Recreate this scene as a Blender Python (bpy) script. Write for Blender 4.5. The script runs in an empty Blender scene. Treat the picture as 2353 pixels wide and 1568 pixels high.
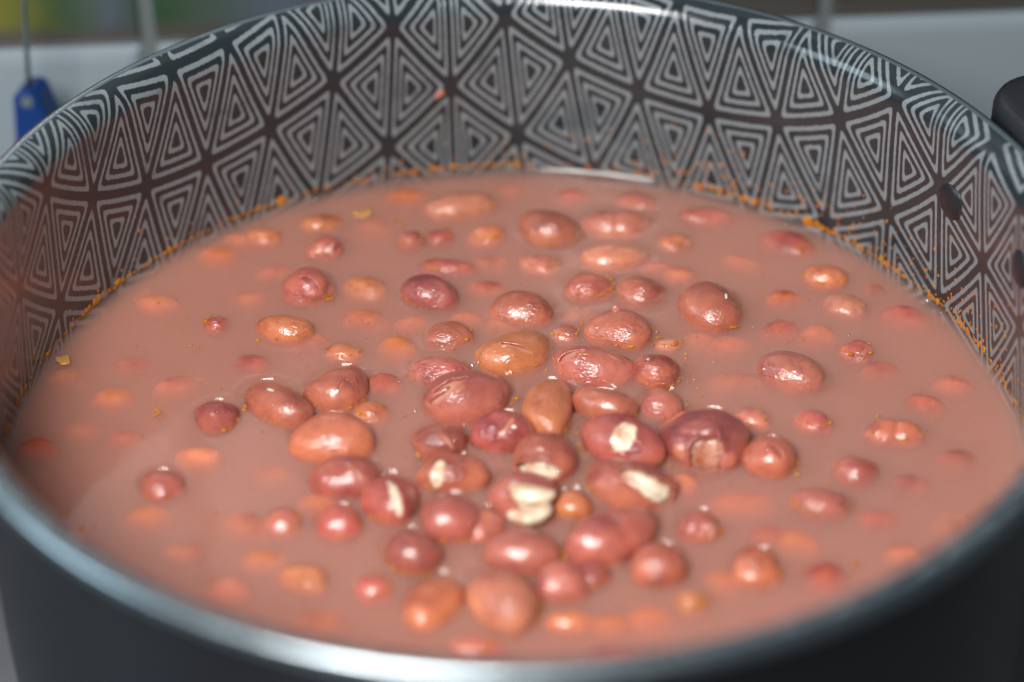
import bpy, math, random
import numpy as np
from mathutils import Vector, Matrix

random.seed(7)
rng = np.random.default_rng(7)
scene = bpy.context.scene
col = scene.collection
R = math.radians

# ------------------------------------------------------------------ camera
Z0 = 0.125                       # height of the pot rim above the hob
PITCH = 0.6471
CAM = np.array([0.0, -0.45553, Z0 + 0.32036])
cd = bpy.data.cameras.new('camera')
cd.sensor_width = 36.0
cd.lens = 36.0 * 5500 / 2353
cd.clip_start = 0.01
cd.clip_end = 50
cd.dof.use_dof = True
cd.dof.focus_distance = 0.623
cd.dof.aperture_fstop = 84.1 / 21.5
cd.dof.aperture_blades = 9
cam = bpy.data.objects.new('camera', cd)
cam.location = CAM
cam.rotation_euler = (math.pi / 2 - PITCH, R(0.15), 0)
col.objects.link(cam)
scene.camera = cam

# ------------------------------------------------------------------ render
scene.render.engine = 'CYCLES'
cy = scene.cycles
cy.use_denoising = True
cy.max_bounces = 14
cy.diffuse_bounces = 3
cy.glossy_bounces = 3
cy.transmission_bounces = 4
cy.transparent_max_bounces = 16
cy.volume_bounces = 10
cy.caustics_reflective = False
cy.caustics_refractive = False
cy.sample_clamp_indirect = 4.0
vs = scene.view_settings
vs.view_transform = 'Standard'
vs.look = 'None'
vs.exposure = 0.0
vs.gamma = 1.0

# ------------------------------------------------------------------ light
w = bpy.data.worlds.new("World")
scene.world = w
w.use_nodes = True
bg = w.node_tree.nodes['Background']
bg.inputs[0].default_value = (0.50, 0.62, 0.70, 1)
bg.inputs[1].default_value = 0.13


def area(name, loc, target, sx, sy, power, color):
    ld = bpy.data.lights.new(name, 'AREA')
    ld.shape = 'RECTANGLE'
    ld.size, ld.size_y = sx, sy
    ld.energy = power
    ld.color = color
    o = bpy.data.objects.new(name, ld)
    o.location = loc
    d = Vector(target) - Vector(loc)
    o.rotation_euler = d.to_track_quat('-Z', 'Y').to_euler()
    col.objects.link(o)
    return o


area('window_light', (-0.21, -0.50, 0.70), (0, 0.0, 0.08), 0.30, 0.32, 11.0, (1.0, 0.975, 0.95))
area('side_window_light', (-0.80, -0.15, 0.50), (-0.05, 0.12, 0.08), 0.35, 0.35, 2.2, (0.70, 0.88, 1.0))


# ------------------------------------------------------------------ helpers
def tag(o, label=None, cat=None, group=None, kind=None):
    if label: o['label'] = label
    if cat: o['category'] = cat
    if group: o['group'] = group
    if kind: o['kind'] = kind
    return o


def empty(name, loc=(0, 0, 0), rz=0):
    o = bpy.data.objects.new(name, None)
    o.location = loc
    o.rotation_euler = (0, 0, rz)
    o.empty_display_size = 0.01
    col.objects.link(o)
    return o


def mesh_obj(name, verts, faces, mat, parent=None, smooth=True):
    me = bpy.data.meshes.new(name)
    if isinstance(faces, np.ndarray):
        n, k = faces.shape
        me.vertices.add(len(verts))
        me.vertices.foreach_set('co', np.asarray(verts, dtype=np.float32).ravel())
        me.loops.add(n * k)
        me.loops.foreach_set('vertex_index', faces.astype(np.int32).ravel())
        me.polygons.add(n)
        me.polygons.foreach_set('loop_start', np.arange(0, n * k, k, dtype=np.int32))
        me.polygons.foreach_set('loop_total', np.full(n, k, dtype=np.int32))
        me.update(calc_edges=True)
    else:
        me.from_pydata([tuple(v) for v in verts], [], [tuple(f) for f in faces])
    me.validate()
    if mat: me.materials.append(mat)
    if smooth:
        me.polygons.foreach_set('use_smooth', [True] * len(me.polygons))
    me.update()
    o = bpy.data.objects.new(name, me)
    col.objects.link(o)
    if parent: o.parent = parent
    return o


def new_mat(name):
    m = bpy.data.materials.new(name)
    m.use_nodes = True
    nt = m.node_tree
    nt.nodes.clear()
    out = nt.nodes.new('ShaderNodeOutputMaterial')
    return m, nt, out


class NT:
    """tiny wrapper to write node graphs"""
    def __init__(s, nt): s.nt = nt

    def n(s, t, **kw):
        nd = s.nt.nodes.new(t)
        for k, v in kw.items():
            if k.startswith('_'):
                setattr(nd, k[1:], v)
            else:
                key = int(k[1:]) if k[0] == 'i' and k[1:].isdigit() else k.replace('__', ' ')
                if hasattr(v, 'is_output') or isinstance(v, bpy.types.NodeSocket):
                    s.nt.links.new(v, nd.inputs[key])
                else:
                    nd.inputs[key].default_value = v
        return nd

    def m(s, op, a, b=None, c=None):
        nd = s.nt.nodes.new('ShaderNodeMath')
        nd.operation = op
        for i, v in enumerate((a, b, c)):
            if v is None: continue
            if isinstance(v, bpy.types.NodeSocket): s.nt.links.new(v, nd.inputs[i])
            else: nd.inputs[i].default_value = v
        return nd.outputs[0]

    def mix(s, f, a, b, blend='MIX'):
        nd = s.nt.nodes.new('ShaderNodeMix')
        nd.data_type = 'RGBA'
        nd.blend_type = blend
        for sock, v in ((nd.inputs[0], f), (nd.inputs[6], a), (nd.inputs[7], b)):
            if isinstance(v, bpy.types.NodeSocket): s.nt.links.new(v, sock)
            else: sock.default_value = v
        return nd.outputs[2]

    def ramp(s, f, stops, interp='LINEAR'):
        nd = s.nt.nodes.new('ShaderNodeValToRGB')
        cr = nd.color_ramp
        cr.interpolation = interp
        while len(cr.elements) < len(stops): cr.elements.new(0.5)
        for e, (p, c) in zip(cr.elements, stops):
            e.position = p
            e.color = c if len(c) == 4 else (*c, 1)
        s.nt.links.new(f, nd.inputs[0])
        return nd.outputs[0]


def simple(name, color, rough=0.5, metal=0.0, spec=0.5, bump=None, coat=0.0):
    m, nt, out = new_mat(name)
    g = NT(nt)
    p = g.n('ShaderNodeBsdfPrincipled')
    p.inputs['Base Color'].default_value = (*color, 1)
    p.inputs['Roughness'].default_value = rough
    p.inputs['Metallic'].default_value = metal
    p.inputs['Specular IOR Level'].default_value = spec
    p.inputs['Coat Weight'].default_value = coat
    if bump:
        tc = g.n('ShaderNodeTexCoord')
        no = g.n('ShaderNodeTexNoise', Vector=tc.outputs['Object'], Scale=bump[0], Detail=4.0)
        b = g.n('ShaderNodeBump', Height=no.outputs[0], Strength=bump[1], Distance=bump[2])
        nt.links.new(b.outputs[0], p.inputs['Normal'])
        r = g.m('MULTIPLY_ADD', no.outputs[0], 0.2, rough - 0.1)
        nt.links.new(r, p.inputs['Roughness'])
    nt.links.new(p.outputs[0], out.inputs[0])
    return m


# ------------------------------------------------------------------ view helpers (a pixel of the 2353 px wide photograph -> a point)
FW = np.array([0, math.cos(PITCH), -math.sin(PITCH)])
UP = np.array([0, math.sin(PITCH), math.cos(PITCH)])
RT = np.array([1.0, 0, 0])
ZS = Z0 - 0.0585                 # broth level
RW = 0.127                       # inner radius of the pot at the broth


def at(x, y, z):
    d = FW + RT * ((x - 1176.5) / 5500) + UP * ((784 - y) / 5500)
    return CAM + d * ((z - CAM[2]) / d[2])


def wall_at(x, y, rad):
    d = FW + RT * ((x - 1176.5) / 5500) + UP * ((784 - y) / 5500)
    a = d[:2] @ d[:2]; b = CAM[:2] @ d[:2]; c = CAM[:2] @ CAM[:2] - rad * rad
    return CAM + d * ((-b + math.sqrt(b * b - a * c)) / a)


# ================================================================== the pot
def lining_material():
    m, nt, out = new_mat('printed_lining')
    g = NT(nt)
    uv = g.n('ShaderNodeUVMap', _uv_map='print')
    tc = g.n('ShaderNodeTexCoord')
    # slight unevenness of the print
    wob = g.n('ShaderNodeTexNoise', Vector=uv.outputs[0], Scale=26.0, Detail=2.0)
    wv = g.n('ShaderNodeVectorMath', _operation='SUBTRACT')
    nt.links.new(wob.outputs['Color'], wv.inputs[0]); wv.inputs[1].default_value = (.5, .5, .5)
    ws = g.n('ShaderNodeVectorMath', _operation='SCALE'); nt.links.new(wv.outputs[0], ws.inputs[0]); ws.inputs['Scale'].default_value = 0.018
    wa = g.n('ShaderNodeVectorMath', _operation='ADD'); nt.links.new(uv.outputs[0], wa.inputs[0]); nt.links.new(ws.outputs[0], wa.inputs[1])
    sp = g.n('ShaderNodeSeparateXYZ'); nt.links.new(wa.outputs[0], sp.inputs[0])
    x, y = sp.outputs[0], sp.outputs[1]
    u = g.m('MULTIPLY', y, 2 / math.sqrt(3))
    v = g.m('SUBTRACT', x, g.m('MULTIPLY', y, 1 / math.sqrt(3)))
    fu = g.m('FRACT', g.m('ADD', u, 50.0)); fv = g.m('FRACT', g.m('ADD', v, 50.0))
    dn = g.m('GREATER_THAN', g.m('ADD', fu, fv), 1.0)
    A = g.m('ABSOLUTE', g.m('SUBTRACT', dn, fu))
    B = g.m('ABSOLUTE', g.m('SUBTRACT', dn, fv))
    Cc = g.m('SUBTRACT', 1.0, g.m('ADD', A, B))
    d = g.m('SMOOTH_MIN', g.m('SMOOTH_MIN', A, B, 0.10), Cc, 0.10)
    d = g.m('MULTIPLY', d, 3.0)
    tot = None
    for cen, hw in ((0.195, 0.064), (0.475, 0.062), (0.745, 0.058)):
        q = g.m('ABSOLUTE', g.m('SUBTRACT', d, cen))
        mr = g.n('ShaderNodeMapRange', _interpolation_type='SMOOTHSTEP')
        nt.links.new(q, mr.inputs[0])
        mr.inputs[1].default_value = hw - 0.016; mr.inputs[2].default_value = hw + 0.016
        mr.inputs[3].default_value = 1; mr.inputs[4].default_value = 0
        tot = mr.outputs[0] if tot is None else g.m('MAXIMUM', tot, mr.outputs[0])
    grain = g.n('ShaderNodeTexNoise', Vector=tc.outputs['Object'], Scale=2600.0, Detail=2.0)
    wear = g.n('ShaderNodeTexNoise', Vector=tc.outputs['Object'], Scale=70.0, Detail=5.0)
    wr = g.n('ShaderNodeMapRange'); nt.links.new(wear.outputs[0], wr.inputs[0])
    wr.inputs[1].default_value = 0.30; wr.inputs[2].default_value = 0.42; wr.inputs[3].default_value = 0.55; wr.inputs[4].default_value = 1.0
    ink = g.m('MULTIPLY', tot, g.m('MULTIPLY', wr.outputs[0], g.m('MULTIPLY_ADD', grain.outputs[0], 0.9, 0.5)))
    ink = g.m('MINIMUM', ink, 1.0)
    c = g.mix(ink, (0.019, 0.025, 0.029, 1), (0.205, 0.235, 0.25, 1))
    p = g.n('ShaderNodeBsdfPrincipled')
    nt.links.new(c, p.inputs['Base Color'])
    nt.links.new(g.m('MULTIPLY_ADD', wear.outputs[0], 0.16, 0.08), p.inputs['Roughness'])
    p.inputs['Specular IOR Level'].default_value = 0.42
    p.inputs['Coat Weight'].default_value = 0.35
    p.inputs['Coat Roughness'].default_value = 0.12
    bh = g.n('ShaderNodeBump', Height=grain.outputs[0], Strength=0.06, Distance=0.0003)
    b2 = g.n('ShaderNodeBump', Height=ink, Strength=0.25, Distance=0.0001)
    nt.links.new(bh.outputs[0], b2.inputs['Normal'])
    nt.links.new(b2.outputs[0], p.inputs['Normal'])
    nt.links.new(p.outputs[0], out.inputs[0])
    return m


def outer_material():
    m, nt, out = new_mat('dark_enamel')
    g = NT(nt)
    tc = g.n('ShaderNodeTexCoord')
    n1 = g.n('ShaderNodeTexNoise', Vector=tc.outputs['Object'], Scale=900.0, Detail=3.0)
    p = g.n('ShaderNodeBsdfPrincipled')
    nt.links.new(g.mix(n1.outputs[0], (0.009, 0.010, 0.013, 1), (0.014, 0.015, 0.018, 1)), p.inputs['Base Color'])
    nt.links.new(g.m('MULTIPLY_ADD', n1.outputs[0], 0.1, 0.20), p.inputs['Roughness'])
    p.inputs['Specular IOR Level'].default_value = 0.22
    b = g.n('ShaderNodeBump', Height=n1.outputs[0], Strength=0.2, Distance=0.0002)
    nt.links.new(b.outputs[0], p.inputs['Normal'])
    nt.links.new(p.outputs[0], out.inputs[0])
    return m


M_lining = lining_material()
M_outer = outer_material()
M_lip = simple('bare_lip', (0.34, 0.40, 0.43), 0.30, 1.0, bump=(300, 0.1, 0.0002))
M_plastic = simple('black_plastic', (0.012, 0.013, 0.016), 0.42, bump=(1400, 0.35, 0.0003))
M_rivet = simple('rivet_coat', (0.02, 0.021, 0.026), 0.32, 0.2, bump=(900, 0.3, 0.0002))

# inner profile: (z below the rim in dm, radius in dm)
PZ = [-1.2, -1.1, -.9, -.6, -.45, -.3, -.2, -.12, -.078]
PR = [1.23, 1.252, 1.262, 1.27, 1.270, 1.2685, 1.267, 1.267, 1.268]
NSEG = 360
LAT = np.array([[5.05526672, 2.06713381], [-1.56661616, 4.52828227], [2.65713328, -4.89278882]])


def lathe(profile, seg, mat, name, parent, uvfun=None, close_axis=False):
    prof = np.array(profile)
    t = np.linspace(0, 2 * math.pi, seg, endpoint=False) - math.pi / 2
    V = np.stack([prof[:, 0][:, None] * np.cos(t), prof[:, 0][:, None] * np.sin(t), prof[:, 1][:, None] + 0 * t], -1).reshape(-1, 3)
    n = len(prof)
    i, j = np.meshgrid(np.arange(n - 1), np.arange(seg), indexing='ij')
    j2 = (j + 1) % seg
    F = np.stack([i * seg + j, i * seg + j2, (i + 1) * seg + j2, (i + 1) * seg + j], -1).reshape(-1, 4)
    o = mesh_obj(name, V, F, mat, parent)
    if uvfun is not None:
        uvl = o.data.uv_layers.new(name='print')
        idx = np.zeros(len(o.data.loops), dtype=np.int32)
        o.data.loops.foreach_get('vertex_index', idx)
        UV = uvfun(prof, t).reshape(-1, 2)
        uvl.data.foreach_set('uv', UV[idx].astype(np.float32).ravel())
    return o


pot = empty('cooking_pot', (0, 0, 0))
tag(pot, 'deep dark pot lined with grey triangle pattern, filled with red bean soup', 'cooking pot')

zz = np.concatenate([np.linspace(-1.2, -.25, 24), np.linspace(-.22, -.082, 8)])
inner = [(float(np.interp(z, PZ, PR)), z) for z in zz]
for k in range(0, 27):                     # the mouth flares out in a soft roll
    ph = R(3.0 * k)
    inner.append((1.268 + .077 * (1 - math.cos(ph)), -.077 + .077 * math.sin(ph)))
iprof = [(r * .1, Z0 + z * .1) for r, z in inner]


def uvfun(prof, t):
    s = np.concatenate([[0], np.cumsum(np.hypot(np.diff(prof[:, 0]), np.diff(prof[:, 1])))]) * 10
    s -= np.interp(Z0 - .06, prof[:, 1], s)
    rho = 1 + .54 * s
    X = np.stack([rho[:, None] * np.cos(t), rho[:, None] * np.sin(t), np.ones((len(rho), len(t)))], -1)
    return X @ LAT


lathe(iprof, NSEG, M_lining, 'printed_lining', pot, uvfun)
bottom = [(0.0, 0.0045), (0.06, 0.0045), (0.115, 0.0045), (0.1205, 0.0048)]
lathe([(0.0001, 0.0052), (0.1, 0.0052), (0.1229, 0.0050)], 120, M_outer, 'inner_base', pot)
# rolled lip
lp = []
for k in range(13):
    a = math.pi / 2 - math.pi * 1.05 * k / 12
    lp.append((0.1337 + 0.0023 * math.cos(a), Z0 - 0.0022 + 0.0023 * math.sin(a)))
lp = [(0.1333, Z0 + 0.0000)] + lp
lp[0] = (iprof[-1][0], iprof[-1][1])
lathe(lp, NSEG, M_lip, 'rolled_lip', pot)
outer = [(lp[-1][0], lp[-1][1]), (0.1312, Z0 - .008), (0.1300, Z0 - .014), (0.1292, Z0 - .03), (0.1288, Z0 - .05),
         (0.1284, .04), (0.1278, .02), (0.1262, .012), (0.1225, .005), (0.117, .002), (0.09, .0016), (0.0001, .0016)]
def dens(prof, n=4):
    o = []
    for a, b in zip(prof[:-1], prof[1:]):
        for k in range(n): o.append((a[0] + (b[0] - a[0]) * k / n, a[1] + (b[1] - a[1]) * k / n))
    return o + [prof[-1]]
lathe(dens(outer), NSEG, M_outer, 'outer_wall', pot)


def rivet(px, py, name='rivet'):
    P = wall_at(px, py, 0.1272)
    th = math.atan2(P[1], P[0])
    V = []; F = []
    n, rings = 28, 8
    for i in range(rings + 1):
        a = (math.pi / 2) * i / rings
        rr = 0.0052 * math.sin(a) if i < rings else 0.0053
        hh = 0.0019 * math.cos(a) - (0.0002 if i == rings else 0)
        for j in range(n):
            b = 2 * math.pi * j / n
            V.append((-hh, rr * math.cos(b), rr * math.sin(b)))
    for i in range(rings):
        for j in range(n):
            F.append((i * n + j, i * n + (j + 1) % n, (i + 1) * n + (j + 1) % n, (i + 1) * n + j))
    o = mesh_obj(name, V, F, M_rivet, pot)
    o.location = (0.1272 * math.cos(th), 0.1272 * math.sin(th), P[2])
    o.rotation_euler = (0, 0, th)
    return o


rivet(2180, 465)
rivet(2340, 620)


def pot_handle(thdeg):
    """moulded grip: thick rounded slab standing off the wall, a seam groove round it, on a bracket"""
    th = R(thdeg)
    def rrect(ua, ub, hw_, rad, n=9):
        pts = []
        for cx_, cy_, a0 in ((ub - rad, hw_ - rad, 0), (ua + rad, hw_ - rad, 90), (ua + rad, -hw_ + rad, 180), (ub - rad, -hw_ + rad, 270)):
            for k in range(n):
                a = R(a0 + 90 * k / (n - 1))
                pts.append((cx_ + rad * math.cos(a), cy_ + rad * math.sin(a)))
        return pts
    lv = [(.0045, -.0150), (.0016, -.0143), (0, -.0120), (0, -.0078), (.0010, -.0073), (.0010, -.0069), (0, -.0064), (0, -.0030), (.0008, -.0012), (.0024, -.0002), (.0050, .0002)]
    V = []
    n = 36
    for d, z in lv:
        for p in rrect(.1360 + d, .1790 - d, .0365 - d, .0150 - d): V.append((p[0], p[1], Z0 + .0025 + z))
    L = len(lv)
    for d, z in lv:                                   # finger slot
        for p in rrect(.1560 - d * .6, .1690 + d * .6, .0190 + d * .6, .0060 + d * .5): V.append((p[0], p[1], Z0 + .0025 + z))
    F = []
    for i in range(L - 1):
        for j in range(n):
            k = (j + 1) % n
            F.append((i * n + j, i * n + k, (i + 1) * n + k, (i + 1) * n + j))
            b = L * n
            F.append((b + i * n + k, b + i * n + j, b + (i + 1) * n + j, b + (i + 1) * n + k))
    for j in range(n):
        k = (j + 1) % n
        t, b = (L - 1) * n, (2 * L - 1) * n
        F.append((t + j, t + k, b + k, b + j)); F.append((k, j, L * n + j, L * n + k))
    o = mesh_obj('handle', V, F, M_plastic, pot)
    o.rotation_euler = (0, 0, th)
    V = []
    for u in (.1285, .1300, .1400):
        hw_, z0_, z1_ = (.026, Z0 - .030, Z0 - .006) if u < .135 else (.022, Z0 - .0165, Z0 - .0060)
        V += [(u, -hw_, z0_), (u, hw_, z0_), (u, hw_, z1_), (u, -hw_, z1_)]
    F = []
    for i in range(2):
        for j in range(4):
            F.append((i * 4 + j, i * 4 + (j + 1) % 4, (i + 1) * 4 + (j + 1) % 4, (i + 1) * 4 + j))
    F += [(3, 2, 1, 0), (8, 9, 10, 11)]
    mesh_obj('handle_bracket', V, F, M_plastic, o, smooth=False)
    return o


pot_handle(18.0)
pot_handle(192)

# ================================================================== beans
ORANGE = (0.60, 0.195, 0.085)
SALMON = (0.60, 0.215, 0.135)
ROSE = (0.48, 0.135, 0.105)
BROWN = (0.45, 0.130, 0.080)
DARK = (0.35, 0.080, 0.074)
RED = (0.46, 0.102, 0.084)
PINK = (0.62, 0.30, 0.22)


def skin_material(name='bean_skin', dry=True):
    m, nt, out = new_mat(name)
    g = NT(nt)
    oi = g.n('ShaderNodeObjectInfo')
    tc = g.n('ShaderNodeTexCoord')
    off = g.n('ShaderNodeVectorMath', _operation='ADD')
    nt.links.new(tc.outputs['Object'], off.inputs[0])
    rs = g.m('MULTIPLY', oi.outputs['Random'], 9.0)
    cx = g.n('ShaderNodeCombineXYZ'); nt.links.new(rs, cx.inputs[0]); nt.links.new(rs, cx.inputs[1])
    nt.links.new(cx.outputs[0], off.inputs[1])
    n1 = g.n('ShaderNodeTexNoise', Vector=off.outputs[0], Scale=110.0, Detail=4.0, Roughness=0.55)
    n2 = g.n('ShaderNodeTexNoise', Vector=off.outputs[0], Scale=420.0, Detail=4.0, Roughness=0.6)
    vo = g.n('ShaderNodeTexNoise', Vector=off.outputs[0], Scale=1500.0, Detail=2.0)
    base = oi.outputs['Color']
    dark = g.mix(1.0, base, (0.50, 0.34, 0.44, 1), 'MULTIPLY')
    lite = g.mix(0.25, base, (0.86, 0.30, 0.14, 1))
    f1 = g.n('ShaderNodeMapRange'); nt.links.new(n1.outputs[0], f1.inputs[0]); f1.inputs[1].default_value = .33; f1.inputs[2].default_value = .68
    c = g.mix(f1.outputs[0], lite, base)
    f2 = g.n('ShaderNodeMapRange'); nt.links.new(n1.outputs[0], f2.inputs[0]); f2.inputs[1].default_value = .54; f2.inputs[2].default_value = .78
    c = g.mix(f2.outputs[0], c, dark)
    f3 = g.n('ShaderNodeMapRange'); nt.links.new(n2.outputs[0], f3.inputs[0]); f3.inputs[1].default_value = .35; f3.inputs[2].default_value = .7; f3.inputs[3].default_value = 0; f3.inputs[4].default_value = .35
    c = g.mix(f3.outputs[0], c, dark)
    # the skin mixes towards dull maroon at the top of the bean, in a ragged patch
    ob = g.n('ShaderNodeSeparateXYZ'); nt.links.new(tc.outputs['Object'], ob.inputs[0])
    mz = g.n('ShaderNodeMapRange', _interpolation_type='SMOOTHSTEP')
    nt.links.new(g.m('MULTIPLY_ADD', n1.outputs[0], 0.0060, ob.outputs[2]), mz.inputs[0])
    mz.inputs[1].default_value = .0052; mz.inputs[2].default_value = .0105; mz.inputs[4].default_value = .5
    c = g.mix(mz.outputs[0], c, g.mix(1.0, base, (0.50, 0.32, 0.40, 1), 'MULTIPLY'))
    p = g.n('ShaderNodeBsdfPrincipled')
    nt.links.new(c, p.inputs['Base Color'])
    p.inputs['Roughness'].default_value = 0.30
    nt.links.new(g.m('MULTIPLY_ADD', n2.outputs[0], 0.40, 0.16), p.inputs['Roughness'])
    p.inputs['Specular IOR Level'].default_value = 0.5
    nt.links.new(g.m('MULTIPLY_ADD', f1.outputs[0], -.6, 1.0), p.inputs['Coat Weight'])
    p.inputs['Coat Roughness'].default_value = 0.045
    p.inputs['Subsurface Weight'].default_value = 0.35
    p.inputs['Subsurface Radius'].default_value = (1.0, 0.30, 0.15)
    p.inputs['Subsurface Scale'].default_value = 0.0022
    st = g.n('ShaderNodeMapping', Vector=off.outputs[0]); st.inputs['Scale'].default_value = (0.6, 1.6, 1.6)
    wr = g.n('ShaderNodeTexNoise', Vector=st.outputs[0], Scale=420.0, Detail=2.0)
    rg = g.m('ABSOLUTE', g.m('SUBTRACT', wr.outputs[0], 0.5))
    patch = g.n('ShaderNodeMapRange'); nt.links.new(n1.outputs[0], patch.inputs[0]); patch.inputs[1].default_value = .42; patch.inputs[2].default_value = .6
    hgt = g.m('MULTIPLY_ADD', rg, patch.outputs[0], g.m('MULTIPLY', vo.outputs[0], 0.13))
    b = g.n('ShaderNodeBump', Height=hgt, Strength=0.62, Distance=0.0015)
    nt.links.new(b.outputs[0], p.inputs['Normal'])
    nt.links.new(b.outputs[0], p.inputs['Coat Normal'])
    if not dry:                            # under the liquid there is no air gloss
        nt.links.remove(p.inputs['Coat Weight'].links[0]); p.inputs['Coat Weight'].default_value = 0
        nt.links.remove(p.inputs['Roughness'].links[0]); p.inputs['Roughness'].default_value = .7
        p.inputs['Specular IOR Level'].default_value = 0.03
    nt.links.new(p.outputs[0], out.inputs[0])
    return m


def flesh_material():
    m, nt, out = new_mat('bean_flesh')
    g = NT(nt)
    tc = g.n('ShaderNodeTexCoord')
    n1 = g.n('ShaderNodeTexNoise', Vector=tc.outputs['Object'], Scale=160.0, Detail=5.0)
    oi = g.n('ShaderNodeObjectInfo')
    c = g.ramp(n1.outputs[0], [(0.36, (0.66, 0.40, 0.32)), (0.52, (0.88, 0.80, 0.74)), (0.68, (1, 1, 1))])
    c = g.mix(1.0, c, oi.outputs['Color'], 'MULTIPLY')
    p = g.n('ShaderNodeBsdfPrincipled')
    nt.links.new(c, p.inputs['Base Color'])
    p.inputs['Roughness'].default_value = 0.28
    p.inputs['Subsurface Weight'].default_value = 0.3
    p.inputs['Subsurface Radius'].default_value = (1.0, 0.6, 0.35)
    p.inputs['Subsurface Scale'].default_value = 0.0015
    n2 = g.n('ShaderNodeTexNoise', Vector=tc.outputs['Object'], Scale=900.0, Detail=3.0)
    b = g.n('ShaderNodeBump', Height=n2.outputs[0], Strength=0.3, Distance=0.0004)
    nt.links.new(b.outputs[0], p.inputs['Normal'])
    nt.links.new(p.outputs[0], out.inputs[0])
    return m


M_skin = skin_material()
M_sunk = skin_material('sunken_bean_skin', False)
M_flesh = flesh_material()
M_hilum = simple('bean_eye', (0.80, 0.70, 0.56), 0.35, bump=(1200, .2, .0002))


def rotmat_to(d):
    """rotation taking +z to unit vector d"""
    d = np.array(d) / np.linalg.norm(d)
    x = np.cross([0.3, 1, 0.1], d); x /= np.linalg.norm(x)
    y = np.cross(d, x)
    return np.stack([x, y, d], -1)


def bean_surface(D, sa, lump, kid, groove=0.0):
    """D: unit directions -> points on the bean; sa semi-axes; lump: list of (k, phase, amp)"""
    a, b, c = sa
    r = np.ones(len(D))
    for k, ph, am in lump:
        r += am * np.sin(D @ k + ph)
    if groove:
        # crease round the middle, where the two halves part
        r -= groove * np.exp(-(D[:, 0] / 0.10) ** 2)
    x, y, z = D[:, 0] * r, D[:, 1] * r, D[:, 2] * r
    # squarish ends
    X = a * np.sign(x) * np.abs(x) ** 0.96
    Y = b * (y + kid * (x * x - .35) * 1.0)
    Y = np.where(y < 0, Y * (1 - kid * .35 * (1 - x * x)), Y)
    return np.stack([X, Y, c * z], -1)


def grid_faces(n, seg):
    i, j = np.meshgrid(np.arange(n - 1), np.arange(seg), indexing='ij')
    j2 = (j + 1) % seg
    return np.stack([i * seg + j, (i + 1) * seg + j, (i + 1) * seg + j2, i * seg + j2], -1).reshape(-1, 4)


def view_dir(dx, dy, yaw):
    """direction on the bean seen at (dx, dy) of its outline in the photograph, in the bean's own frame"""
    dz = math.sqrt(max(0.02, 1 - dx * dx - dy * dy))
    v = RT * dx + UP * dy - FW * dz
    ca, sa_ = math.cos(-yaw), math.sin(-yaw)
    return np.array([v[0] * ca - v[1] * sa_, v[0] * sa_ + v[1] * ca, v[2]])


def skin_mesh(name, sa, lump, kid, parent, color, pole=None, hole=None, res=(26, 40), groove=0.0, mat=None, tangent=None):
    n, seg = res
    phi = np.linspace(0, 2 * np.pi, seg, endpoint=False)
    if pole is None: pole = (0, 0, 1)
    M = rotmat_to(pole)
    if hole is not None:
        hl, hw = hole          # half length and half width (radians on the unit sphere)
        # orient: tangent direction of the crack
        t = tangent - (tangent @ M[:, 2]) * M[:, 2]
        t /= np.linalg.norm(t)
        M = np.stack([t, np.cross(M[:, 2], t), M[:, 2]], -1)
        jag = 1 + .05 * np.sin(5 * phi + lump[0][1]) + .06 * np.sin(11 * phi + lump[1][1]) + .04 * np.sin(17 * phi)
        th0 = jag / np.sqrt((np.cos(phi) / hl) ** 2 + (np.sin(phi) / hw) ** 2)
    else:
        th0 = np.full(seg, 0.02)
    s = np.linspace(0, 1, n)
    if hole is not None: s = s ** 1.25
    TH = th0[None, :] + s[:, None] * (math.pi - .02 - th0[None, :])
    PH = phi[None, :] + 0 * TH
    D = np.stack([np.sin(TH) * np.cos(PH), np.sin(TH) * np.sin(PH), np.cos(TH)], -1).reshape(-1, 3) @ M.T
    P = bean_surface(D, sa, lump, kid, groove)
    if hole is not None:
        lift = np.exp(-((TH - th0[None, :]) / 0.16) ** 2).reshape(-1)
        # the loosened skin stands off, more on one side of the tear
        side = (0.55 + 0.45 * np.sin(PH + lump[2][1])).reshape(-1)
        P = P * (1 + ((0.16 if hole[1] > .25 else 0.06) * lift * side)[:, None])
    F = grid_faces(n, seg)
    V = list(map(tuple, P))
    faces = [tuple(f) for f in F.tolist()]
    if hole is None:
        faces.append(tuple(range(seg)))
    faces.append(tuple(range((n - 1) * seg, n * seg))[::-1])
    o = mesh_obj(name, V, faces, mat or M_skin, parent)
    o.color = (*color, 1)
    if hole is not None:
        md = o.modifiers.new('skin thickness', 'SOLIDIFY')
        md.thickness = 0.0006
        md.offset = -1
    return o


def flesh_mesh(sa, lump, kid, parent, scale=0.955, seam=None, color=(.86, .76, .60)):
    """two pale seed halves inside the skin; seam = direction normal to the parting"""
    n, seg = 26, 36
    phi = np.linspace(0, 2 * np.pi, seg, endpoint=False)
    th = np.linspace(0.02, math.pi - 0.02, n)
    TH, PH = np.meshgrid(th, phi, indexing='ij')
    D = np.stack([np.sin(TH) * np.cos(PH), np.sin(TH) * np.sin(PH), np.cos(TH)], -1).reshape(-1, 3)
    P = bean_surface(D, sa, lump, kid) * scale
    if seam is not None:
        q = D @ (seam / np.linalg.norm(seam))
        P = P * (1 - 0.16 * np.exp(-(q / 0.07) ** 2))[:, None]
    F = [tuple(f) for f in grid_faces(n, seg).tolist()]
    F.append(tuple(range(seg))); F.append(tuple(range((n - 1) * seg, n * seg))[::-1])
    o = mesh_obj('seed_half', list(map(tuple, P)), F, M_flesh, parent)
    o.color = (*color, 1)
    return o


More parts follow.
